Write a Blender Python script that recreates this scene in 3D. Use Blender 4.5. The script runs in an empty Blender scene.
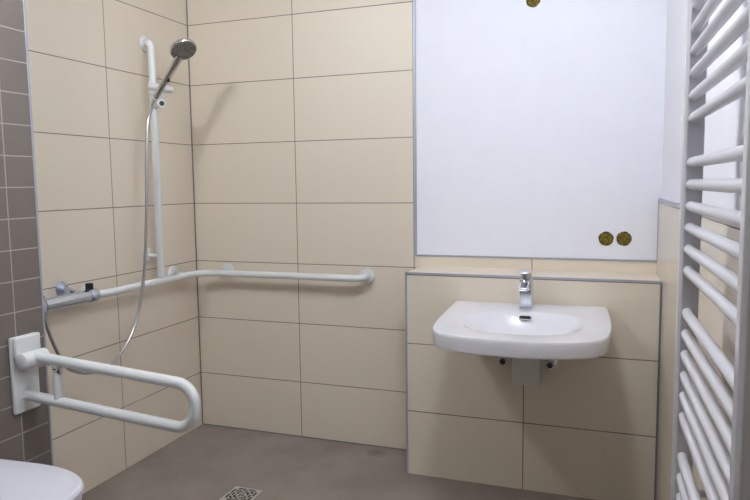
import bpy, bmesh, math
from mathutils import Vector, Matrix
PI = math.pi
scene = bpy.context.scene
C = scene.collection

# ---------------------------------------------------------------- materials
def lin(c):
    out = []
    for v in c[:3]:
        v = v / 255.0
        out.append(v / 12.92 if v <= 0.04045 else ((v + 0.055) / 1.055) ** 2.4)
    return (*out, 1.0)

def new_mat(name):
    m = bpy.data.materials.new(name); m.use_nodes = True
    nt = m.node_tree
    return m, nt, nt.nodes['Principled BSDF']

def simple(name, col, rough=0.4, metal=0.0, var=0.03, scale=12.0, bump=0.0, bump_scale=60.0, coat=0.0):
    m, nt, b = new_mat(name)
    tc = nt.nodes.new('ShaderNodeTexCoord')
    n = nt.nodes.new('ShaderNodeTexNoise'); n.inputs['Scale'].default_value = scale; n.inputs['Detail'].default_value = 4
    nt.links.new(tc.outputs['Object'], n.inputs['Vector'])
    r = nt.nodes.new('ShaderNodeValToRGB')
    a = lin(col)
    r.color_ramp.elements[0].position = 0.3; r.color_ramp.elements[1].position = 0.7
    r.color_ramp.elements[0].color = (*[max(0, v * (1 - var)) for v in a[:3]], 1)
    r.color_ramp.elements[1].color = (*[min(1, v * (1 + var)) for v in a[:3]], 1)
    nt.links.new(n.outputs['Fac'], r.inputs['Fac'])
    nt.links.new(r.outputs['Color'], b.inputs['Base Color'])
    b.inputs['Roughness'].default_value = rough
    b.inputs['Metallic'].default_value = metal
    b.inputs['Coat Weight'].default_value = coat
    if bump:
        n2 = nt.nodes.new('ShaderNodeTexNoise'); n2.inputs['Scale'].default_value = bump_scale
        nt.links.new(tc.outputs['Object'], n2.inputs['Vector'])
        bp = nt.nodes.new('ShaderNodeBump'); bp.inputs['Strength'].default_value = bump; bp.inputs['Distance'].default_value = 0.002
        nt.links.new(n2.outputs['Fac'], bp.inputs['Height']); nt.links.new(bp.outputs['Normal'], b.inputs['Normal'])
    return m

def tile_mat(name, axis, off_u, pitch_u, off_z, pitch_z, col, grout, width, rough=0.42, var=0.02, mottle=0.02):
    """tiles laid in a grid on a vertical wall: joints at off+k*pitch, world metres"""
    m, nt, b = new_mat(name)
    N, L = nt.nodes, nt.links
    g = N.new('ShaderNodeNewGeometry')
    s = N.new('ShaderNodeSeparateXYZ'); L.new(g.outputs['Position'], s.inputs[0])
    def math_(op, a, bb=None, c=None):
        n = N.new('ShaderNodeMath'); n.operation = op
        for i, v in enumerate((a, bb, c)):
            if v is None: continue
            if isinstance(v, (int, float)): n.inputs[i].default_value = v
            else: L.new(v, n.inputs[i])
        return n.outputs[0]
    def joint(sock, off, pitch):
        t = math_('DIVIDE', math_('SUBTRACT', sock, off), pitch)
        cell = math_('FLOOR', t)
        fr = math_('SUBTRACT', t, cell)
        d = math_('MULTIPLY', math_('MINIMUM', fr, math_('SUBTRACT', 1.0, fr)), pitch)
        return cell, d
    cu, du = joint(s.outputs[axis], off_u, pitch_u)
    cz, dz = joint(s.outputs[2], off_z, pitch_z)
    d = math_('MINIMUM', du, dz)
    mr = N.new('ShaderNodeMapRange'); mr.inputs['From Min'].default_value = width * 0.4; mr.inputs['From Max'].default_value = width * 0.65
    L.new(d, mr.inputs['Value'])
    comb = N.new('ShaderNodeCombineXYZ'); L.new(cu, comb.inputs[0]); L.new(cz, comb.inputs[1])
    wn = N.new('ShaderNodeTexWhiteNoise'); L.new(comb.outputs[0], wn.inputs['Vector'])
    ns = N.new('ShaderNodeTexNoise'); ns.inputs['Scale'].default_value = 3.5; ns.inputs['Detail'].default_value = 5
    L.new(g.outputs['Position'], ns.inputs['Vector'])
    f = math_('ADD', 1 - var / 2 - mottle / 2, math_('ADD', math_('MULTIPLY', wn.outputs['Value'], var), math_('MULTIPLY', ns.outputs['Fac'], mottle)))
    tint = N.new('ShaderNodeVectorMath'); tint.operation = 'SCALE'
    tint.inputs[0].default_value = lin(col)[:3]; L.new(f, tint.inputs['Scale'])
    mx = N.new('ShaderNodeMix'); mx.data_type = 'RGBA'
    mx.inputs['A'].default_value = lin(grout); L.new(tint.outputs[0], mx.inputs['B']); L.new(mr.outputs[0], mx.inputs['Factor'])
    L.new(mx.outputs['Result'], b.inputs['Base Color'])
    rr = math_('SUBTRACT', 0.8, math_('MULTIPLY', mr.outputs[0], 0.8 - rough)); L.new(rr, b.inputs['Roughness'])
    bp = N.new('ShaderNodeBump'); bp.inputs['Strength'].default_value = 0.5; bp.inputs['Distance'].default_value = 0.001
    L.new(mr.outputs[0], bp.inputs['Height']); L.new(bp.outputs['Normal'], b.inputs['Normal'])
    return m

Z0 = 0.2854
CREAM = (224, 212, 194); GROUT = (132, 116, 106)
M = {}
M['tile_back'] = tile_mat('cream_tile_back', 0, 0.591, 0.6, Z0, 0.3, CREAM, GROUT, 0.0036)
M['tile_left'] = tile_mat('cream_tile_left', 1, -0.600, 0.6, Z0, 0.3, CREAM, GROUT, 0.0036)
M['tile_box'] = tile_mat('cream_tile_box', 0, 1.728, 0.6, 0.286, 0.3, CREAM, (122, 104, 90), 0.0036)
M['tile_right'] = tile_mat('cream_tile_right', 1, -1.51, 0.6, 0.286, 0.3, CREAM, GROUT, 0.003, rough=0.22)
M['tile_strip'] = tile_mat('cream_tile_strip', 0, 1.728, 0.6, 0.0, 3.0, CREAM, GROUT, 0.0036)
M['tile_grey'] = tile_mat('taupe_tile', 1, -1.316, 0.2, 1.278, 0.1033, (118, 109, 102), (176, 166, 158), 0.0036, var=0.06)
M['plaster'] = simple('white_plaster', (238, 238, 246), 0.75, bump=0.15, bump_scale=250, var=0.01)
M['ceiling'] = simple('ceiling_paint', (235, 235, 235), 0.9, var=0.01)
M['profile'] = simple('aluminium_profile', (176, 177, 190), 0.45, metal=0.35, var=0.03)
M['silicone'] = simple('grey_silicone', (112, 112, 118), 0.5)
M['white_nylon'] = simple('white_coated_tube', (220, 222, 222), 0.3, var=0.01, coat=0.2)
M['ceramic'] = simple('white_glazed_ceramic', (224, 223, 228), 0.12, var=0.005, coat=0.5)
M['lid'] = simple('white_seat_plastic', (214, 213, 222), 0.3, var=0.01)
M['chrome'] = simple('polished_chrome', (228, 232, 240), 0.18, metal=1.0, var=0.01)
M['chrome_soft'] = simple('satin_chrome', (205, 204, 204), 0.2, metal=1.0, var=0.02)
M['chrome_cool'] = simple('cool_chrome', (206, 218, 238), 0.16, metal=1.0, var=0.01)
M['steel'] = simple('brushed_steel', (200, 197, 192), 0.45, metal=0.5, var=0.04)
M['black'] = simple('black_plastic', (18, 18, 20), 0.35)
M['dark_hole'] = simple('dark_slot', (10, 9, 8), 0.8)
M['rad'] = simple('white_radiator_enamel', (204, 202, 207), 0.3, var=0.01, coat=0.2)
M['grey_plastic'] = simple('grey_pipe_plastic', (208, 206, 204), 0.5, var=0.02)
M['front'] = simple('grey_unpainted_plaster', (150, 146, 142), 0.9)
M['door'] = simple('grey_door_leaf', (150, 148, 144), 0.5, var=0.02)

def nozzle_mat():
    m, nt, b = new_mat('shower_nozzle_face')
    tc = nt.nodes.new('ShaderNodeTexCoord')
    v = nt.nodes.new('ShaderNodeTexVoronoi'); v.inputs['Scale'].default_value = 130
    nt.links.new(tc.outputs['Object'], v.inputs['Vector'])
    r = nt.nodes.new('ShaderNodeValToRGB')
    r.color_ramp.elements[0].position = 0.25; r.color_ramp.elements[0].color = lin((48, 46, 44))
    r.color_ramp.elements[1].position = 0.45; r.color_ramp.elements[1].color = lin((128, 124, 120))
    nt.links.new(v.outputs['Distance'], r.inputs['Fac']); nt.links.new(r.outputs['Color'], b.inputs['Base Color'])
    b.inputs['Roughness'].default_value = 0.4; b.inputs['Metallic'].default_value = 0.3
    return m
M['nozzle'] = nozzle_mat()

def hose_mat():
    m, nt, b = new_mat('metal_spiral_hose')
    b.inputs['Base Color'].default_value = lin((186, 184, 184)); b.inputs['Metallic'].default_value = 1.0; b.inputs['Roughness'].default_value = 0.3
    uv = nt.nodes.new('ShaderNodeUVMap')
    w = nt.nodes.new('ShaderNodeTexWave'); w.inputs['Scale'].default_value = 60
    w.bands_direction = 'Y'
    nt.links.new(uv.outputs[0], w.inputs['Vector'])
    bp = nt.nodes.new('ShaderNodeBump'); bp.inputs['Strength'].default_value = 0.4; bp.inputs['Distance'].default_value = 0.001
    nt.links.new(w.outputs['Fac'], bp.inputs['Height']); nt.links.new(bp.outputs['Normal'], b.inputs['Normal'])
    return m
M['hose'] = hose_mat()

def foam_mat():
    m, nt, b = new_mat('yellow_box_interior')
    tc = nt.nodes.new('ShaderNodeTexCoord')
    n = nt.nodes.new('ShaderNodeTexNoise'); n.inputs['Scale'].default_value = 90; n.inputs['Detail'].default_value = 6
    nt.links.new(tc.outputs['Object'], n.inputs['Vector'])
    r = nt.nodes.new('ShaderNodeValToRGB')
    r.color_ramp.elements[0].position = 0.35; r.color_ramp.elements[0].color = lin((58, 48, 5))
    r.color_ramp.elements[1].position = 0.65; r.color_ramp.elements[1].color = lin((138, 120, 26))
    nt.links.new(n.outputs['Fac'], r.inputs['Fac']); nt.links.new(r.outputs['Color'], b.inputs['Base Color'])
    b.inputs['Roughness'].default_value = 0.8
    return m
M['foam'] = foam_mat()

def floor_mat():
    m, nt, b = new_mat('taupe_floor_covering')
    g = nt.nodes.new('ShaderNodeNewGeometry')
    n = nt.nodes.new('ShaderNodeTexNoise'); n.inputs['Scale'].default_value = 3.0; n.inputs['Detail'].default_value = 7; n.inputs['Roughness'].default_value = 0.62
    nt.links.new(g.outputs['Position'], n.inputs['Vector'])
    r = nt.nodes.new('ShaderNodeValToRGB')
    r.color_ramp.elements[0].position = 0.3; r.color_ramp.elements[0].color = lin((124, 114, 107))
    r.color_ramp.elements[1].position = 0.72; r.color_ramp.elements[1].color = lin((150, 140, 132))
    nt.links.new(n.outputs['Fac'], r.inputs['Fac'])
    # scuff stain near the foot of the boxed-in wall
    d = nt.nodes.new('ShaderNodeVectorMath'); d.operation = 'DISTANCE'; d.inputs[1].default_value = (1.02, -0.075, 0.0)
    nt.links.new(g.outputs['Position'], d.inputs[0])
    mr = nt.nodes.new('ShaderNodeMapRange'); mr.inputs['From Min'].default_value = 0.01; mr.inputs['From Max'].default_value = 0.06
    mr.inputs['To Min'].default_value = 0.6; mr.inputs['To Max'].default_value = 0.0
    nt.links.new(d.outputs['Value'], mr.inputs['Value'])
    mx = nt.nodes.new('ShaderNodeMix'); mx.data_type = 'RGBA'; mx.inputs['B'].default_value = lin((92, 80, 66))
    nt.links.new(r.outputs['Color'], mx.inputs['A']); nt.links.new(mr.outputs[0], mx.inputs['Factor'])
    nt.links.new(mx.outputs['Result'], b.inputs['Base Color'])
    n2 = nt.nodes.new('ShaderNodeTexNoise'); n2.inputs['Scale'].default_value = 400
    nt.links.new(g.outputs['Position'], n2.inputs['Vector'])
    bp = nt.nodes.new('ShaderNodeBump'); bp.inputs['Strength'].default_value = 0.2; bp.inputs['Distance'].default_value = 0.001
    nt.links.new(n2.outputs['Fac'], bp.inputs['Height']); nt.links.new(bp.outputs['Normal'], b.inputs['Normal'])
    b.inputs['Roughness'].default_value = 0.5
    return m
M['floor'] = floor_mat()

def glow_mat():
    m, nt, b = new_mat('lit_lamp_diffuser')
    b.inputs['Base Color'].default_value = (1, 1, 1, 1)
    b.inputs['Emission Color'].default_value = (0.90, 0.95, 1.0, 1)
    b.inputs['Emission Strength'].default_value = 42.0
    return m
M['glow'] = glow_mat()

# ---------------------------------------------------------------- mesh helpers
def add_box(bm, lo, hi, bevel=0.0, seg=2):
    r = bmesh.ops.create_cube(bm, size=1.0)
    vs = r['verts']
    c = [(a + b) / 2 for a, b in zip(lo, hi)]; s = [b - a for a, b in zip(lo, hi)]
    bmesh.ops.scale(bm, vec=s, verts=vs); bmesh.ops.translate(bm, vec=c, verts=vs)
    if bevel:
        es = list({e for v in vs for e in v.link_edges})
        bmesh.ops.bevel(bm, geom=es, offset=bevel, segments=seg, affect='EDGES', profile=0.5)
    return bm

def frames(pts):
    n = len(pts); T = []
    for i in range(n):
        a = pts[max(0, i - 1)]; b = pts[min(n - 1, i + 1)]
        T.append((b - a).normalized())
    ref = Vector((0, 0, 1)) if abs(T[0].z) < 0.9 else Vector((1, 0, 0))
    u = T[0].cross(ref).normalized(); out = []
    for i in range(n):
        u = (u - T[i] * u.dot(T[i])).normalized()
        out.append((T[i], u, T[i].cross(u).normalized()))
    return out

def add_tube(bm, pts, rad, seg=20, cap=True):
    pts = [Vector(p) for p in pts]
    rads = rad if isinstance(rad, (list, tuple)) else [rad] * len(pts)
    fr = frames(pts); rings = []
    for p, (t, u, v), r in zip(pts, fr, rads):
        rings.append([bm.verts.new(p + (u * math.cos(2 * PI * k / seg) + v * math.sin(2 * PI * k / seg)) * r) for k in range(seg)])
    for a, b in zip(rings, rings[1:]):
        for k in range(seg):
            bm.faces.new((a[k], a[(k + 1) % seg], b[(k + 1) % seg], b[k]))
    if cap:
        bm.faces.new(list(reversed(rings[0]))); bm.faces.new(rings[-1])
    return bm

def add_lathe(bm, origin, axis, prof, seg=32):
    """prof: list of (distance along axis, radius)"""
    o = Vector(origin); ax = Vector(axis).normalized()
    ref = Vector((0, 0, 1)) if abs(ax.z) < 0.9 else Vector((1, 0, 0))
    u = ax.cross(ref).normalized(); v = ax.cross(u)
    rings = []
    for d, r in prof:
        r = max(r, 1e-5)
        rings.append([bm.verts.new(o + ax * d + (u * math.cos(2 * PI * k / seg) + v * math.sin(2 * PI * k / seg)) * r) for k in range(seg)])
    for a, b in zip(rings, rings[1:]):
        for k in range(seg):
            bm.faces.new((a[k], a[(k + 1) % seg], b[(k + 1) % seg], b[k]))
    bm.faces.new(list(reversed(rings[0]))); bm.faces.new(rings[-1])
    return bm

def add_prism(bm, poly, axis, lo, hi):
    """extrude a 2D polygon along axis (0:x poly=(y,z); 1:y poly=(x,z); 2:z poly=(x,y))"""
    def P(p, h):
        return {0: (h, p[0], p[1]), 1: (p[0], h, p[1]), 2: (p[0], p[1], h)}[axis]
    a = [bm.verts.new(P(p, lo)) for p in poly]; b = [bm.verts.new(P(p, hi)) for p in poly]
    bm.faces.new(a); bm.faces.new(list(reversed(b)))
    n = len(poly)
    for i in range(n):
        bm.faces.new((a[i], b[i], b[(i + 1) % n], a[(i + 1) % n]))
    return bm

def fillet(pts, r, n=10):
    """round the corners of a polyline"""
    pts = [Vector(p) for p in pts]; rs = r if isinstance(r, (list, tuple)) else [r] * len(pts)
    out = [pts[0]]
    for i in range(1, len(pts) - 1):
        p, a, b = pts[i], (pts[i - 1] - pts[i]).normalized(), (pts[i + 1] - pts[i]).normalized()
        ang = a.angle(b); d = rs[i] / math.tan(ang / 2)
        c = p + (a + b).normalized() * (rs[i] / math.sin(ang / 2))
        s, e = p + a * d - c, p + b * d - c
        tot = s.angle(e)
        for k in range(n + 1):
            t = k / n
            q = (s * math.sin((1 - t) * tot) + e * math.sin(t * tot)) / math.sin(tot)
            out.append(c + q)
    out.append(pts[-1])
    return out

def smooth_path(pts, n=10):
    """Catmull-Rom through the points"""
    P = [Vector(p) for p in pts]; P = [2 * P[0] - P[1]] + P + [2 * P[-1] - P[-2]]
    out = []
    for i in range(1, len(P) - 2):
        for k in range(n):
            t = k / n
            a, b, c, d = P[i - 1], P[i], P[i + 1], P[i + 2]
            out.append(0.5 * ((2 * b) + (c - a) * t + (2 * a - 5 * b + 4 * c - d) * t * t + (3 * b - a - 3 * c + d) * t ** 3))
    out.append(P[-2])
    return out

def obj(name, bm, mat, parent=None, smooth=True, bevel=0.0):
    bmesh.ops.recalc_face_normals(bm, faces=bm.faces)
    me = bpy.data.meshes.new(name); bm.to_mesh(me); bm.free()
    o = bpy.data.objects.new(name, me); C.objects.link(o)
    me.materials.append(M[mat])
    if smooth:
        me.polygons.foreach_set('use_smooth', [True] * len(me.polygons))
        me.set_sharp_from_angle(angle=math.radians(38))
    if bevel:
        b = o.modifiers.new('bevel', 'BEVEL'); b.width = bevel; b.segments = 3; b.limit_method = 'ANGLE'
    if parent:
        o.parent = parent; o.matrix_parent_inverse = Matrix.Translation(parent.location).inverted()
    return o

def thing(name, label, cat, loc, group=None):
    o = bpy.data.objects.new(name, None); C.objects.link(o); o.empty_display_size = 0.05
    o.location = loc; o['label'] = label; o['category'] = cat
    if group: o['group'] = group
    return o

def tag(o, label, cat, group=None):
    o['label'] = label; o['category'] = cat
    if group: o['group'] = group
    return o

def struct(name, bm, mat, label=None, bevel=0.0):
    o = obj(name, bm, mat, smooth=False, bevel=bevel); o['kind'] = 'structure'
    if label: o['label'] = label
    return o

B = bmesh.new
# ---------------------------------------------------------------- room shell
CEIL = 2.47; XR = 2.233; YF = -3.75; XG = 0.2; YG = -1.2
struct('floor', add_box(B(), (-0.2, YF - 0.1, -0.1), (XR + 0.3, 0.2, 0.0)), 'floor', 'taupe floor covering of the bathroom')
struct('ceiling', add_box(B(), (-0.2, YF - 0.1, CEIL), (XR + 0.3, 0.2, CEIL + 0.1)), 'ceiling', 'white ceiling')
struct('wall_left', add_box(B(), (-0.1, YF, 0), (0, 0.0, CEIL)), 'tile_left', 'cream tiled wall behind the shower')
struct('wall_back', add_box(B(), (-0.1, 0, 0), (1.1975, 0.1, CEIL)), 'tile_back', 'cream tiled wall behind the long grab rail')
struct('wall_back_strip', add_box(B(), (1.1985, 0, 0), (XR + 0.1, 0.1, 0.945)), 'tile_strip', 'narrow cream tile strip above the ledge')
struct('wall_toilet_side', add_box(B(), (0.0, YF, 0), (XG, YG, CEIL)), 'tile_grey', 'boxed-out wall with small taupe tiles')
SH = 0.030                                                # the right wall is not quite square to the back wall
def wx_(y, o=0.0): return XR + o - SH * y
def sheared(o0, o1, y0, y1, z0, z1):
    return add_prism(B(), [(wx_(y0, o0), y0), (wx_(y0, o1), y0), (wx_(y1, o1), y1), (wx_(y1, o0), y1)], 2, z0, z1)
struct('wall_right', sheared(0, 0.1, YF, 0, 0, 1.197), 'tile_right', 'lower cream tiled part of the right wall')
struct('wall_right_plaster', sheared(0.01, 0.1, YF, 0.01, 1.197, CEIL), 'plaster', 'white plastered upper part of the right wall')
struct('wall_sink_side', add_box(B(), (1.228, -0.244, 0), (XR + 0.012, 0, 0.893)), 'tile_box', 'low boxed-out tiled wall carrying the washbasin')
struct('wall_front', add_box(B(), (XG, YF - 0.1, 0), (XR + 0.2, YF, CEIL)), 'front', 'grey wall behind the camera')

# white plaster field with the holes for the electric boxes
HOLES = [(2.032, 1.033, 0.0305), (2.103, 1.034, 0.0305), (1.720, 2.040, 0.0305)]
cu = bpy.data.curves.new('plaster_outline', 'CURVE'); cu.dimensions = '2D'; cu.fill_mode = 'BOTH'; cu.extrude = 0.02
def poly_spline(pts):
    s = cu.splines.new('POLY'); s.points.add(len(pts) - 1); s.use_cyclic_u = True
    for p, q in zip(s.points, pts): p.co = (q[0], q[1], 0, 1)
poly_spline([(1.197, 0.945), (XR + 0.02, 0.945), (XR + 0.02, CEIL), (1.197, CEIL)])
for k, (hx, hz, hr) in enumerate(HOLES):
    poly_spline([(hx + hr * (1 + 0.025 * math.sin(5 * a + k) + 0.015 * math.sin(11 * a)) * math.cos(a),
                  hz + hr * (1 + 0.025 * math.sin(5 * a + k) + 0.015 * math.sin(11 * a)) * math.sin(a)) for a in [2 * PI * i / 48 for i in range(48)]])
tmp = bpy.data.objects.new('tmp', cu); C.objects.link(tmp)
me = bpy.data.meshes.new_from_object(tmp.evaluated_get(bpy.context.evaluated_depsgraph_get()))
bpy.data.objects.remove(tmp)
me.transform(Matrix.Translation((0, 0.027, 0)) @ Matrix.Rotation(PI / 2, 4, 'X'))
me.materials.clear(); me.materials.append(M['plaster'])
pl = bpy.data.objects.new('wall_back_plaster', me); C.objects.link(pl); pl['kind'] = 'structure'; pl['label'] = 'white plaster field above the washbasin'
struct('wall_back_core', add_box(B(), (1.1975, 0.10, 0), (XR + 0.1, 0.16, CEIL)), 'plaster')

# metal trims
def trim(n, lo, hi, mat='profile', lab=None): return struct('trim_%d' % n, add_box(B(), lo, hi), mat, lab)
trim(1, (1.192, -0.003, 0.940), (1.2035, 0.012, CEIL), lab='upright metal profile left of the white plaster')
trim(2, (1.2035, -0.003, 0.940), (XR, 0.012, 0.9475), lab='metal profile under the white plaster')
trim(3, (1.228, -0.247, 0.8875), (XR + 0.008, -0.236, 0.8965), lab='metal edge profile of the ledge')
trim(4, (1.2225, -0.247, 0.0), (1.2305, -0.236, 0.8965), lab='upright metal edge profile left of the washbasin wall')
trim(5, (XR + 0.0005, -0.249, 0.0), (XR + 0.008, -0.2442, 0.8855), 'silicone', 'upright joint between washbasin wall and right wall')
struct('trim_6', sheared(-0.003, 0.011, YF, 0.002, 1.192, 1.202), 'profile', 'metal profile on top of the right wall tiles')
trim(7, (XR - 0.003, -0.008, 0.9475), (XR + 0.009, -0.0005, 1.192), lab='upright metal profile at the right wall corner')
trim(8, (XG - 0.010, YG - 0.004, 0), (XG + 0.003, YG + 0.003, CEIL), lab='upright metal edge profile of the taupe tiled wall')
trim(9, (0.0, -0.004, 0.0), (0.004, 0.0, CEIL), 'silicone', 'silicone joint in the shower corner')
struct('baseboard_back', add_box(B(), (0.004, -0.003, 0.0), (1.222, 0.0, 0.004)), 'silicone')

# door behind the camera
struct('door_1', add_box(B(), (0.75, YF, 0.005), (1.75, YF + 0.02, 2.1), 0.003), 'door', 'grey door behind the camera')

# ---------------------------------------------------------------- electric boxes in the plaster
labs = ['left one of the two yellow-lined round holes low in the white wall',
        'right one of the two yellow-lined round holes low in the white wall',
        'single yellow-lined round hole high in the white wall']
for k, (hx, hz, hr) in enumerate(HOLES):
    t = thing('electric_box', labs[k], 'socket hole', (hx, 0.03, hz - hr), 'open electric boxes in the white wall')
    obj('box_cup', add_lathe(B(), (hx, 0.012, hz), (0, 1, 0), [(0, hr * 1.0), (0, hr * 0.9), (0.03, hr * 0.88), (0.03, 0.0), (0.034, 0.0), (0.034, hr * 1.0)], 32), 'foam', t)
    for s in (-1, 1):
        bm = B()
        add_lathe(bm, (hx + s * hr * 0.86, 0.0125, hz + hr * 0.28), (0, 1, 0), [(0, 0.003), (0.02, 0.003)], 12)
        obj('screw_post', bm, 'foam', t)

# ---------------------------------------------------------------- long grab rail around the shower corner
R = 0.0165; ZB = 0.835; OF = 0.078
def flange(parent, p, n, r=0.037, name='wall_flange'):
    return obj(name, add_lathe(B(), Vector(p) + Vector(n) * 0.0005, n, [(0, r), (0.006, r), (0.011, r * 0.93), (0.014, r * 0.72), (0.0145, R * 0.9)], 36), 'white_nylon', parent)
g = thing('corner_grab_rail', 'long white tubular grab rail running round the shower corner', 'grab rail', (0.5, -0.04, ZB))
path = fillet([(0.004, -0.786, ZB), (OF, -0.786, ZB), (OF, -OF, ZB), (0.958, -OF, ZB), (0.958, -0.004, ZB)], [0, 0.035, 0.095, 0.045, 0], 12)
obj('rail_tube', add_tube(B(), path, R, 24), 'white_nylon', g)
flange(g, (0, -0.786, ZB), (1, 0, 0)); flange(g, (0.958, 0, ZB), (0, -1, 0))
for p, n in (((0.0, -0.205, ZB + 0.01), (1, 0, 0)), ((0.19, 0.0, ZB + 0.006), (0, -1, 0))):
    fl = flange(g, p, n, 0.036)
    e = Vector(p) + Vector(n) * OF; e.z = ZB
    obj('bracket_arm', add_tube(B(), [Vector(p) + Vector(n) * 0.003, Vector(p) + Vector(n) * 0.045, e], 0.009, 14), 'white_nylon', g)

# upright shower rail
YV = -0.392; XV = 0.077
s = thing('shower_riser_rail', 'upright white tubular shower rail standing on the corner grab rail', 'shower rail', (XV, YV, ZB + R))
path = fillet([(0.004, YV + 0.055, 1.93), (XV, YV, 1.925), (XV, YV, ZB + R + 0.003)], [0, 0.05, 0], 12)
obj('rail_tube', add_tube(B(), path, 0.016, 24), 'white_nylon', s)
flange(s, (0.0, YV + 0.055, 1.93), (1, 0, 0), 0.037)
obj('rail_joint', add_tube(B(), [(XV, YV, ZB + R + 0.001), (XV, YV, ZB + R + 0.022)], 0.0195, 24), 'white_nylon', s)
obj('rail_joint', add_tube(B(), [(XV, YV, 1.628), (XV, YV, 1.632)], 0.0168, 24), 'silicone', s)
flange(s, (0.0, YV, 0.955), (1, 0, 0), 0.032)
obj('bracket_arm', add_tube(B(), [(0.004, YV, 0.955), (XV, YV, 0.952)], 0.009, 14), 'white_nylon', s)

# slider that holds the hand shower
zs = 1.722
sl = thing('shower_slider', 'white slider clamp with lever on the upright shower rail', 'shower holder', (XV, YV, zs - 0.03))
obj('clamp', add_tube(B(), [(XV, YV, zs - 0.034), (XV, YV, zs - 0.03), (XV, YV, zs + 0.022), (XV, YV, zs + 0.027)], [0.0165, 0.021, 0.021, 0.0165], 24), 'white_nylon', sl)
obj('clamp_arm', add_tube(B(), [(XV + 0.0, YV - 0.03, zs + 0.004), (XV + 0.02, YV - 0.012, zs), (XV + 0.055, YV + 0.022, zs - 0.006), (XV + 0.075, YV + 0.040, zs - 0.008), (XV + 0.080, YV + 0.044, zs - 0.0085)], [0.013, 0.017, 0.017, 0.016, 0.010], 20), 'white_nylon', sl)
kn = obj('release_button', add_lathe(B(), (0.120, -0.400, 1.646), (0.75, -0.62, 0), [(0, 0.012), (0.014, 0.019), (0.019, 0.020), (0.023, 0.0185), (0.025, 0.012)], 24), 'white_nylon', sl)
obj('button_insert', add_lathe(B(), Vector((0.120, -0.400, 1.646)) + Vector((0.77, -0.637, 0)).normalized() * 0.0248, (0.75, -0.62, 0), [(0, 0.0115), (0.0015, 0.0115)], 20), 'black', kn)

obj('button_stem', add_box(B(), (0.108, -0.404, 1.652), (0.128, -0.384, 1.708), 0.005, 3), 'white_nylon', sl)

# hand shower
hb = Vector((0.118, -0.432, 1.668)); hd = Vector((0.150, 0.015, 0.206)).normalized()
h = thing('hand_shower', 'chrome hand shower with round grey nozzle face', 'hand shower', hb)
tip = hb + hd * 0.165
obj('handle', add_tube(B(), [hb + hd * d for d in (0, 0.004, 0.03, 0.09, 0.14, 0.175, 0.215)], [0.009, 0.0115, 0.0125, 0.014, 0.0145, 0.017, 0.018], 24), 'chrome_soft', h)
nrm = Vector((0.50, -0.275, -0.77)).normalized()
hc = hb + hd * 0.252
obj('head_shell', add_lathe(B(), hc - nrm * 0.024, nrm, [(0, 0.012), (0.003, 0.032), (0.009, 0.050), (0.017, 0.059), (0.026, 0.060), (0.030, 0.0575), (0.030, 0.054)], 48), 'chrome_soft', h)
obj('nozzle_face', add_lathe(B(), hc + nrm * 0.0045, nrm, [(0, 0.054), (0.003, 0.0535), (0.004, 0.030), (0.0045, 0.0)], 48), 'nozzle', h)
obj('mode_button', add_box(B(), tuple(hb + hd * 0.11 + nrm * 0.013 - Vector((0.006, 0.006, 0.012))), tuple(hb + hd * 0.11 + nrm * 0.013 + Vector((0.005, 0.005, 0.012))), 0.002), 'black', h)

# hose
hose = smooth_path([(0.080, -1.082, 0.818), (0.086, -1.079, 0.768), (0.096, -1.068, 0.708), (0.105, -1.048, 0.647), (0.110, -1.014, 0.588), (0.112, -0.942, 0.549),
                    (0.114, -0.869, 0.537), (0.115, -0.778, 0.551), (0.116, -0.703, 0.597), (0.116, -0.641, 0.666), (0.117, -0.597, 0.759), (0.117, -0.562, 0.887),
                    (0.117, -0.538, 1.04), (0.117, -0.522, 1.216), (0.117, -0.510, 1.392), (0.117, -0.492, 1.545), (0.117, -0.465, 1.612), tuple(hb - hd * 0.012)], 12)
o = obj('shower_hose', add_tube(B(), hose, 0.0068, 14), 'hose')
tag(o, 'metal shower hose hanging in a loop from the mixer to the hand shower', 'shower hose')

# thermostat mixer
XM = 0.073; ZM = 0.838
m = thing('shower_mixer', 'chrome thermostatic shower mixer bar on the left wall', 'shower mixer', (0, -0.95, ZM - 0.03))
obj('mixer_body', add_lathe(B(), (XM, -1.083, ZM), (0, 1, 0), [(0, 0.021), (0.004, 0.0255), (0.228, 0.0255), (0.230, 0.021)], 36), 'chrome_cool', m)
for nm, y0, d in (('flow_handle', -1.085, -1), ('temperature_handle', -0.854, 1)):
    hd_ = obj(nm, add_lathe(B(), (XM, y0, ZM), (0, d, 0), [(0, 0.0265), (0.004, 0.0285), (0.040, 0.028), (0.046, 0.025), (0.048, 0.015)], 36), 'chrome_cool', m)
    if d > 0: obj('stop_tab', add_box(B(), (XM - 0.014, y0 + 0.002, ZM + 0.022), (XM + 0.010, y0 + 0.026, ZM + 0.052), 0.004), 'black', hd_)
for y in (-0.915, -1.065):
    obj('wall_escutcheon', add_lathe(B(), (0.0005, y, 0.873), (1, 0, 0), [(0, 0.031), (0.004, 0.031), (0.014, 0.022), (0.02, 0.016)], 32), 'chrome_cool', m)
    obj('wall_connector', add_tube(B(), [(0.018, y, 0.873), (0.035, y, 0.870), (0.056, y + 0.004, 0.860)], 0.0125, 18), 'chrome_cool', m)
obj('hose_nut', add_lathe(B(), (0.080, -1.082, 0.822), (0, 0, -1), [(0, 0.012), (0.02, 0.0115), (0.024, 0.009)], 20), 'chrome_cool', m)

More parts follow.
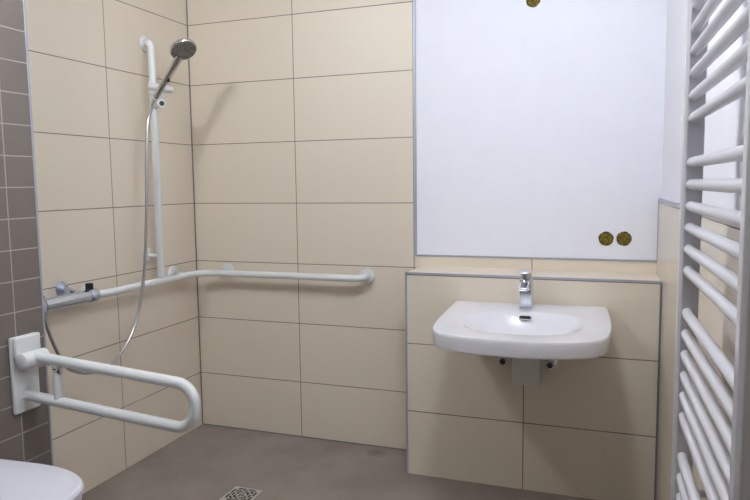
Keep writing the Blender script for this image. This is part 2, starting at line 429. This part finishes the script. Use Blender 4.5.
# ---------------------------------------------------------------- fold-down grab rail by the toilet
g = thing('fold_down_grab_rail', 'white U-shaped fold-down grab rail hinged on a plate on the taupe wall', 'grab rail', (XG, -1.30, 0.53))
obj('wall_plate', add_box(B(), (XG + 0.0005, -1.352, 0.525), (XG + 0.016, -1.246, 0.785), 0.006, 3), 'white_nylon', g)
obj('hinge_cap', add_box(B(), (XG + 0.014, -1.351, 0.715), (XG + 0.034, -1.247, 0.787), 0.007, 3), 'white_nylon', g)
ra = 0.0178
obj('hinge_barrel', add_lathe(B(), (XG + 0.052, -1.353, 0.708), (0, 1, 0), [(0, 0.020), (0.004, 0.027), (0.098, 0.027), (0.102, 0.020)], 32), 'white_nylon', g)
ut = fillet([(XG + 0.052, -1.30, 0.7165), (0.889, -1.30, 0.6735), (0.873, -1.30, 0.534), (XG + 0.018, -1.30, 0.5795)], [0, 0.064, 0.064, 0], 16)
obj('rail_tube', add_tube(B(), ut, ra, 28), 'white_nylon', g)
obj('tube_socket', add_lathe(B(), (XG + 0.0165, -1.30, 0.5796), (1, 0, 0), [(0, 0.0205), (0.003, 0.0205), (0.004, 0.018)], 28), 'white_nylon', g)
st = obj('support_strut', add_lathe(B(), (0.352, -1.30, 0.566), (0, 0, 1), [(0, 0.0155), (0.100, 0.0155), (0.101, 0.0135), (0.116, 0.0135), (0.117, 0.0155), (0.14, 0.0155)], 28), 'white_nylon', g)
# printed marks on the strut: a short bar and a small squiggle
bm = B()
def on_strut(a, z): return (0.352 + 0.0158 * math.cos(a), -1.30 + 0.0158 * math.sin(a), z)
for a0, a1, z in ((-1.75, -1.1, 0.6845),):
    add_tube(bm, [on_strut(a0 + (a1 - a0) * k / 6, z) for k in range(7)], 0.0018, 8)
add_tube(bm, [on_strut(-0.9, 0.678), on_strut(-0.75, 0.672), on_strut(-0.55, 0.675), on_strut(-0.45, 0.668)], 0.0018, 8)
add_tube(bm, [on_strut(-0.62, 0.682), on_strut(-0.5, 0.676)], 0.0014, 8)
obj('printed_mark', bm, 'black', st)

# ---------------------------------------------------------------- toilet
yc = -1.668
t = thing('toilet', 'white wall-hung toilet with closed lid on the taupe wall', 'toilet', (XG, yc, 0.08))
def egg(xb, xf, hw, n=28, k=2.5):
    """outline: straight sides from xb, super-elliptic front reaching xf"""
    pts = []; xm = xb + (xf - xb) * 0.42
    pts.append((xb, yc - hw * 0.93)); 
    for i in range(n + 1):
        a = -PI / 2 + PI * i / n
        cx = abs(math.cos(a)) ** (2 / k); sy = math.copysign(abs(math.sin(a)) ** (2 / k), math.sin(a))
        pts.append((xm + (xf - xm) * cx, yc + hw * sy))
    pts.append((xb, yc + hw * 0.93))
    return pts
def loft(bm, rings):
    vr = [[bm.verts.new(p) for p in r] for r in rings]; n = len(vr[0])
    for a, b in zip(vr, vr[1:]):
        for k in range(n): bm.faces.new((a[k], a[(k + 1) % n], b[(k + 1) % n], b[k]))
    bm.faces.new(list(reversed(vr[0]))); bm.faces.new(vr[-1])
    return bm
def eggring(xb, xf, hw, z): return [(x, y, z) for x, y in egg(xb, xf, hw)]
obj('bowl', loft(B(), [eggring(XG + 0.001, 0.46, 0.10, 0.09), eggring(XG + 0.001, 0.56, 0.125, 0.12), eggring(XG + 0.001, 0.65, 0.155, 0.22), eggring(XG + 0.001, 0.68, 0.172, 0.33), eggring(XG + 0.001, 0.70, 0.178, 0.385), eggring(XG + 0.001, 0.695, 0.176, 0.398)]), 'ceramic', t)
obj('seat', loft(B(), [eggring(XG + 0.10, 0.700, 0.178, 0.400), eggring(XG + 0.095, 0.707, 0.184, 0.405), eggring(XG + 0.095, 0.707, 0.184, 0.418), eggring(XG + 0.10, 0.703, 0.180, 0.421)]), 'lid', t)
obj('lid', loft(B(), [eggring(XG + 0.08, 0.707, 0.183, 0.423), eggring(XG + 0.075, 0.714, 0.188, 0.428), eggring(XG + 0.075, 0.714, 0.188, 0.440), eggring(XG + 0.08, 0.708, 0.184, 0.447), eggring(XG + 0.09, 0.690, 0.172, 0.4505), eggring(XG + 0.12, 0.63, 0.13, 0.452)]), 'lid', t)
for sgn in (-1, 1):
    obj('lid_hinge', add_tube(B(), [(XG + 0.062, yc + sgn * 0.075, 0.40), (XG + 0.062, yc + sgn * 0.075, 0.44)], 0.014, 18), 'chrome', t)

# ---------------------------------------------------------------- floor drain
dx, dy = 0.640, -0.668
d = thing('floor_drain', 'square steel shower drain grate set in the floor', 'drain', (dx, dy, 0))
obj('drain_frame', add_box(B(), (dx - 0.066, dy - 0.066, 0.0003), (dx + 0.066, dy + 0.066, 0.0035), 0.001, 1), 'steel', d)
bm = B()
def slot(pts, w=0.0040):
    pts = [Vector((p[0], p[1], 0)) for p in pts]
    L = []; Rr = []
    for i, p in enumerate(pts):
        tt = (pts[min(i + 1, len(pts) - 1)] - pts[max(i - 1, 0)]).normalized(); nn = Vector((-tt.y, tt.x, 0))
        L.append(bm.verts.new((p.x + nn.x * w, p.y + nn.y * w, 0.0042))); Rr.append(bm.verts.new((p.x - nn.x * w, p.y - nn.y * w, 0.0042)))
    for i in range(len(pts) - 1): bm.faces.new((L[i], L[i + 1], Rr[i + 1], Rr[i]))
def sq_point(r, a):
    c, s_ = math.cos(a), math.sin(a); k = 5
    q = (abs(c) ** k + abs(s_) ** k) ** (-1 / k)
    return (dx + r * q * c, dy + r * q * s_)
for r_, nseg in ((0.051, 8), (0.0375, 8), (0.024, 4), (0.0105, 4)):
    for j in range(nseg):
        off = 0.39 if r_ in (0.0375, 0.0105) else 0.0; a0 = off + 2 * PI * j / nseg + 0.0042 / r_; a1 = off + 2 * PI * (j + 1) / nseg - 0.0042 / r_
        slot([sq_point(r_, a0 + (a1 - a0) * i / 8) for i in range(9)])
slot([(dx - 0.004, dy), (dx + 0.004, dy)])
bmesh.ops.solidify(bm, geom=bm.faces[:], thickness=0.0006)
obj('drain_slots', bm, 'dark_hole', d)

# ---------------------------------------------------------------- washbasin
OUT = [(1.447, -0.2446), (1.444, -0.36), (1.443, -0.50), (1.448, -0.61), (1.458, -0.675), (1.487, -0.722), (1.535, -0.748), (1.60, -0.765), (1.685, -0.777), (1.765, -0.780),
       (1.85, -0.776), (1.92, -0.764), (1.975, -0.748), (2.020, -0.722), (2.049, -0.680), (2.064, -0.61), (2.065, -0.50), (2.056, -0.36), (2.045, -0.2446)]
front = [(p.x, p.y) for p in smooth_path([(a, b, 0) for a, b in OUT], 5)]
NB = 24
back = [(2.045 + (1.447 - 2.045) * i / NB, -0.2446) for i in range(1, NB)]
outline = front + back
cx, cy = 1.755, -0.515
ST = 0.06
def ztop(x, y): return 0.785 + ST * (y + 0.244) + 0.008 * (x - 1.75)
def ring(scale, dz, push=0.0):
    r = []
    for (x, y) in outline:
        X = cx + (x - cx) * scale[0]; Y = cy + (y - cy) * scale[1]
        Y = min(Y, -0.2446)
        r.append((X, Y, ztop(X, Y) + dz))
    return r
bx0, by0 = 1.755, -0.530
def basin_ring(a, b, dz, flat=0.0, oy=0.0):
    r = []
    for (x, y) in outline:
        th = math.atan2((y - cy) / 0.27, (x - cx) / 0.31)
        k = 2.4
        q = (abs(math.cos(th)) ** k + abs(math.sin(th)) ** k) ** (-1 / k)
        X = bx0 + a * q * math.cos(th); Y = by0 + oy + b * q * math.sin(th)
        r.append((X, Y, ztop(X, Y) * (1 - flat) + flat * ztop(bx0, by0) + dz))
    return r
w = thing('washbasin', 'wide white ceramic washbasin mounted on the low tiled wall', 'washbasin', (1.755, -0.244, 0.7))
rings = [ring((0.965, 0.965), -0.058), ring((0.985, 0.985), -0.056), ring((0.994, 0.994), -0.048), ring((0.998, 0.998), -0.020), ring((1.0, 1.0), -0.008), ring((0.997, 0.997), -0.002), ring((0.990, 0.990), 0.0005),
         ring((0.965, 0.965), 0.0),
         basin_ring(0.228, 0.163, -0.0008), basin_ring(0.217, 0.155, -0.003), basin_ring(0.204, 0.147, -0.010), basin_ring(0.184, 0.137, -0.024), basin_ring(0.160, 0.125, -0.040, 0.3), basin_ring(0.128, 0.108, -0.058, 0.6),
         basin_ring(0.100, 0.088, -0.070, 0.9), basin_ring(0.060, 0.055, -0.076, 1), basin_ring(0.024, 0.024, -0.079, 1)]
bm = B()
vr = [[bm.verts.new(p) for p in r] for r in rings]; n = len(vr[0])
for a, b in zip(vr, vr[1:]):
    for k in range(n): bm.faces.new((a[k], a[(k + 1) % n], b[(k + 1) % n], b[k]))
bm.faces.new(vr[-1])
under = [rings[0], basin_ring(0.235, 0.175, -0.062, 0.3), basin_ring(0.19, 0.15, -0.072, 0.8), basin_ring(0.12, 0.10, -0.086, 1), basin_ring(0.045, 0.045, -0.092, 1)]
ur = [vr[0]] + [[bm.verts.new(p) for p in r] for r in under[1:]]
for a, b in zip(ur, ur[1:]):
    for k in range(n): bm.faces.new((a[(k + 1) % n], a[k], b[k], b[(k + 1) % n]))
bm.faces.new(ur[-1])
basin = obj('basin', bm, 'ceramic', w)
# overflow slot on the rear slope of the bowl
oy, oz = -0.4015, 0.7585
def capsule(hw, hh, n=10):
    P = [(hw * 1.0 - hh + hh * math.cos(a), hh * math.sin(a)) for a in [-PI / 2 + PI * i / n for i in range(n + 1)]]
    P += [(-hw + hh - hh * math.cos(a), -hh * math.sin(a)) for a in [-PI / 2 + PI * i / n for i in range(n + 1)]]
    return P
bm = B(); add_prism(bm, capsule(0.0215, 0.0060), 2, -0.002, 0.0025)
ov = obj('overflow_slot', bm, 'dark_hole', w)
ov.data.transform(Matrix.Translation((1.752, oy, oz)) @ Matrix.Rotation(math.radians(48), 4, 'X'))
bm = B(); add_prism(bm, capsule(0.0245, 0.0085), 2, -0.003, 0.0012)
fr_ = obj('overflow_rim', bm, 'chrome_soft', w)
fr_.data.transform(Matrix.Translation((1.752, oy, oz)) @ Matrix.Rotation(math.radians(48), 4, 'X'))
obj('drain_plug', add_lathe(B(), (bx0, by0, ztop(bx0, by0) - 0.079), (0, 0, 1), [(0, 0.031), (0.004, 0.030), (0.006, 0.024), (0.010, 0.022), (0.011, 0.0)], 32), 'chrome', w)

# mixer tap
tx, ty = 1.744, -0.317; tz = ztop(tx, ty)
f = thing('basin_tap', 'chrome single-lever mixer tap standing on the washbasin', 'tap', (tx, ty, tz))
obj('tap_base', add_box(B(), (tx - 0.0255, ty - 0.0235, tz + 0.0005), (tx + 0.0255, ty + 0.0235, tz + 0.006), 0.003), 'chrome', f)
obj('tap_body', add_box(B(), (tx - 0.0240, ty - 0.021, tz + 0.006), (tx + 0.0240, ty + 0.021, tz + 0.118), 0.005, 3), 'chrome', f)
bm = B()
add_prism(bm, [(ty - 0.015, tz + 0.116), (ty - 0.118, tz + 0.098), (ty - 0.121, tz + 0.091), (ty - 0.116, tz + 0.084), (ty - 0.045, tz + 0.088), (ty - 0.015, tz + 0.070)], 0, tx - 0.0175, tx + 0.0175)
sp = obj('spout', bm, 'chrome', f, bevel=0.003)
obj('aerator', add_lathe(B(), (tx, ty - 0.103, tz + 0.087), (0, 0, -1), [(0, 0.011), (0.006, 0.011), (0.007, 0.009)], 20), 'chrome_soft', f)
obj('cartridge_cap', add_lathe(B(), (tx, ty, tz + 0.117), (0, 0, 1), [(0, 0.021), (0.022, 0.0205), (0.026, 0.018)], 28), 'chrome_soft', f)
lv = B()
add_prism(lv, [(ty + 0.021, tz + 0.139), (ty + 0.021, tz + 0.150), (ty - 0.02, tz + 0.156), (ty - 0.104, tz + 0.154), (ty - 0.104, tz + 0.149), (ty - 0.021, tz + 0.141)], 0, tx - 0.0205, tx + 0.0205)
obj('lever', lv, 'chrome', f, bevel=0.003)

# waste pipe sleeve and angle valves below the basin
wx, wy = 1.748, -0.302
p = thing('waste_pipe_sleeve', 'grey plastic pipe sleeve sticking out below the washbasin', 'pipe', (wx, -0.244, 0.47))
bm = B()
def rsq(h, r, n=6):
    P = []
    for q, (sx, sy) in enumerate(((1, 1), (-1, 1), (-1, -1), (1, -1))):
        for i in range(n + 1):
            a = q * PI / 2 + PI / 2 * i / n
            P.append((sx * (h - r) + r * math.cos(a), sy * (h - r) + r * math.sin(a)))
    return P
rs = []
for h_, z in ((0.050, 0.478), (0.054, 0.480), (0.054, 0.600), (0.050, 0.603), (0.044, 0.603), (0.043, 0.56)):
    rs.append([(wx + a, wy + b, z) for a, b in rsq(h_, 0.018)])
loft(bm, rs)
sv = obj('sleeve', bm, 'grey_plastic', p)
obj('drain_opening', add_lathe(B(), (wx, wy, 0.5605), (0, 0, 1), [(0, 0.034), (0.035, 0.034), (0.036, 0.030), (0.012, 0.028), (0.010, 0.0)], 28), 'dark_hole', p)
obj('wall_socket', add_tube(B(), [(wx + 0.026, wy + 0.040, 0.53), (wx + 0.026, -0.2445, 0.53)], 0.026, 20), 'grey_plastic', p)
for i, vx in enumerate((1.653, 1.838)):
    v = thing('angle_valve', ('chrome angle valve left of the grey pipe sleeve', 'chrome angle valve right of the grey pipe sleeve')[i], 'valve', (vx, -0.244, 0.57), 'angle valves below the washbasin')
    zv = 0.556
    obj('escutcheon', add_lathe(B(), (vx, -0.2443, zv), (0, -1, 0), [(0, 0.025), (0.004, 0.025), (0.009, 0.014)], 28), 'chrome', v)
    obj('valve_body', add_lathe(B(), (vx, -0.252, zv), (0, -1, 0), [(0, 0.011), (0.03, 0.011), (0.031, 0.014), (0.043, 0.014)], 24), 'chrome', v)
    obj('outlet', add_tube(B(), [(vx, -0.272, zv), (vx, -0.272, zv + 0.04)], 0.009, 18), 'chrome', v)
    bm = B()
    prof = []
    for k in range(48):
        a = 2 * PI * k / 48; r_ = 0.0195 + 0.0022 * math.cos(8 * a)
        prof.append((vx + r_ * math.cos(a), zv + r_ * math.sin(a)))
    add_prism(bm, prof, 1, -0.314, -0.295)
    hw = obj('handwheel', bm, 'chrome_soft', v, bevel=0.003)
    obj('wheel_cap', add_lathe(B(), (vx, -0.3135, zv), (0, -1, 0), [(0, 0.0125), (0.004, 0.0115), (0.006, 0.006)], 24), 'black', hw)
    obj('compression_nut', add_lathe(B(), (vx, -0.272, zv + 0.022), (0, 0, 1), [(0, 0.013), (0.014, 0.013), (0.016, 0.010)], 6), 'chrome', v)

# ---------------------------------------------------------------- towel radiator
K = 1.167
def sc(v, c): return c + (v - c) * K
yf, yn = sc(-1.762, -2.974), sc(-2.215, -2.974)
xf, xn = sc(2.188, 2.075), sc(2.203, 2.075)
r = thing('towel_radiator', 'white ladder towel radiator on the right wall in the foreground', 'radiator', (2.22, -1.82, 0.45))
def upright(x0, x1, y0, y1):
    bm = B(); add_prism(bm, [(x0 + 0.006, y0), (x1, y0), (x1, y1), (x0 + 0.006, y1), (x0, y1 - 0.008), (x0, y0 + 0.008)], 2, 0.42, 1.98)
    return bm
obj('upright', upright(sc(2.1735, 2.075), sc(2.2045, 2.075), yf, yf + 0.042), 'rad', r, bevel=0.002)
obj('upright', upright(sc(2.190, 2.075), sc(2.218, 2.075), yn - 0.042, yn), 'rad', r, bevel=0.002)
P = 0.0384 * K * 0.925; zt = sc(1.304, 1.276)
levels = []
for g0 in (zt + 14 * P, zt + 7 * P, zt, zt - 7 * P, zt - 14 * P):
    for k in range(6): levels.append(g0 - k * P)
path = [(xf, yf + 0.004, 0), (xf - 0.001, yf - 0.03, 0), (xn - 0.001, yn + 0.03, 0), (xn, yn - 0.004, 0)]
tube0 = obj('tube', add_tube(B(), path, 0.0098, 16), 'rad', r)
for k, z in enumerate(levels):
    c = tube0
    if k:
        c = tube0.copy(); C.objects.link(c); c.parent = r
    c.matrix_parent_inverse = Matrix.Translation(r.location).inverted()
    c.location = (0, 0, z)
for (x0, y0) in ((sc(2.2, 2.075), yf + 0.018), (sc(2.212, 2.075), yn - 0.018)):
    for z in (0.65, 1.75):
        obj('wall_bracket', add_tube(B(), [(x0, y0, z), (wx_(y0) if z < 1.19 else wx_(y0, 0.0095), y0, z)], 0.008, 14), 'rad', r)

# ---------------------------------------------------------------- ceiling lamps
LX = [(0.45, -1.85), (1.76, -1.50)]
for i, (x, y) in enumerate(LX):
    l = thing('ceiling_lamp', ('round opal ceiling lamp nearer the shower', 'round opal ceiling lamp nearer the washbasin')[i], 'ceiling lamp', (x, y, CEIL), 'round ceiling lamps')
    obj('lamp_rim', add_lathe(B(), (x, y, CEIL - 0.0005), (0, 0, -1), [(0, 0.09), (0.018, 0.09), (0.022, 0.08)], 40), 'white_nylon', l)
    obj('lamp_globe', add_lathe(B(), (x, y, CEIL - 0.023), (0, 0, -1), [(0.09 - 0.1 * math.cos(a), 0.1 * math.sin(a)) for a in [0.5 + (PI - 0.5) * k / 14 for k in range(15)]], 40), 'glow', l)

wd = bpy.data.worlds.new('World'); scene.world = wd; wd.use_nodes = True
wd.node_tree.nodes['Background'].inputs[0].default_value = (0.05, 0.05, 0.055, 1)

# ---------------------------------------------------------------- camera
cam = bpy.data.cameras.new('Camera'); co = bpy.data.objects.new('Camera', cam); C.objects.link(co); scene.camera = co
cam.sensor_width = 36.0; cam.lens = 36.0 * 670.81 / 750; cam.clip_start = 0.02
yaw, pit, rol = -0.3473, -0.0986, -0.0121
fw = Vector((math.sin(yaw) * math.cos(pit), math.cos(yaw) * math.cos(pit), math.sin(pit)))
rt = Vector((math.cos(yaw), -math.sin(yaw), 0)); up = rt.cross(fw)
r2 = rt * math.cos(rol) + up * math.sin(rol); u2 = -rt * math.sin(rol) + up * math.cos(rol)
mt = Matrix((r2, u2, -fw)).transposed().to_4x4(); mt.translation = Vector((2.0748, -2.9737, 1.2759))
co.matrix_world = mt

scene.view_settings.view_transform = 'Standard'; scene.view_settings.look = 'None'
scene.view_settings.gamma = 1.0; scene.view_settings.exposure = 0.95; scene.view_settings.use_curve_mapping = False
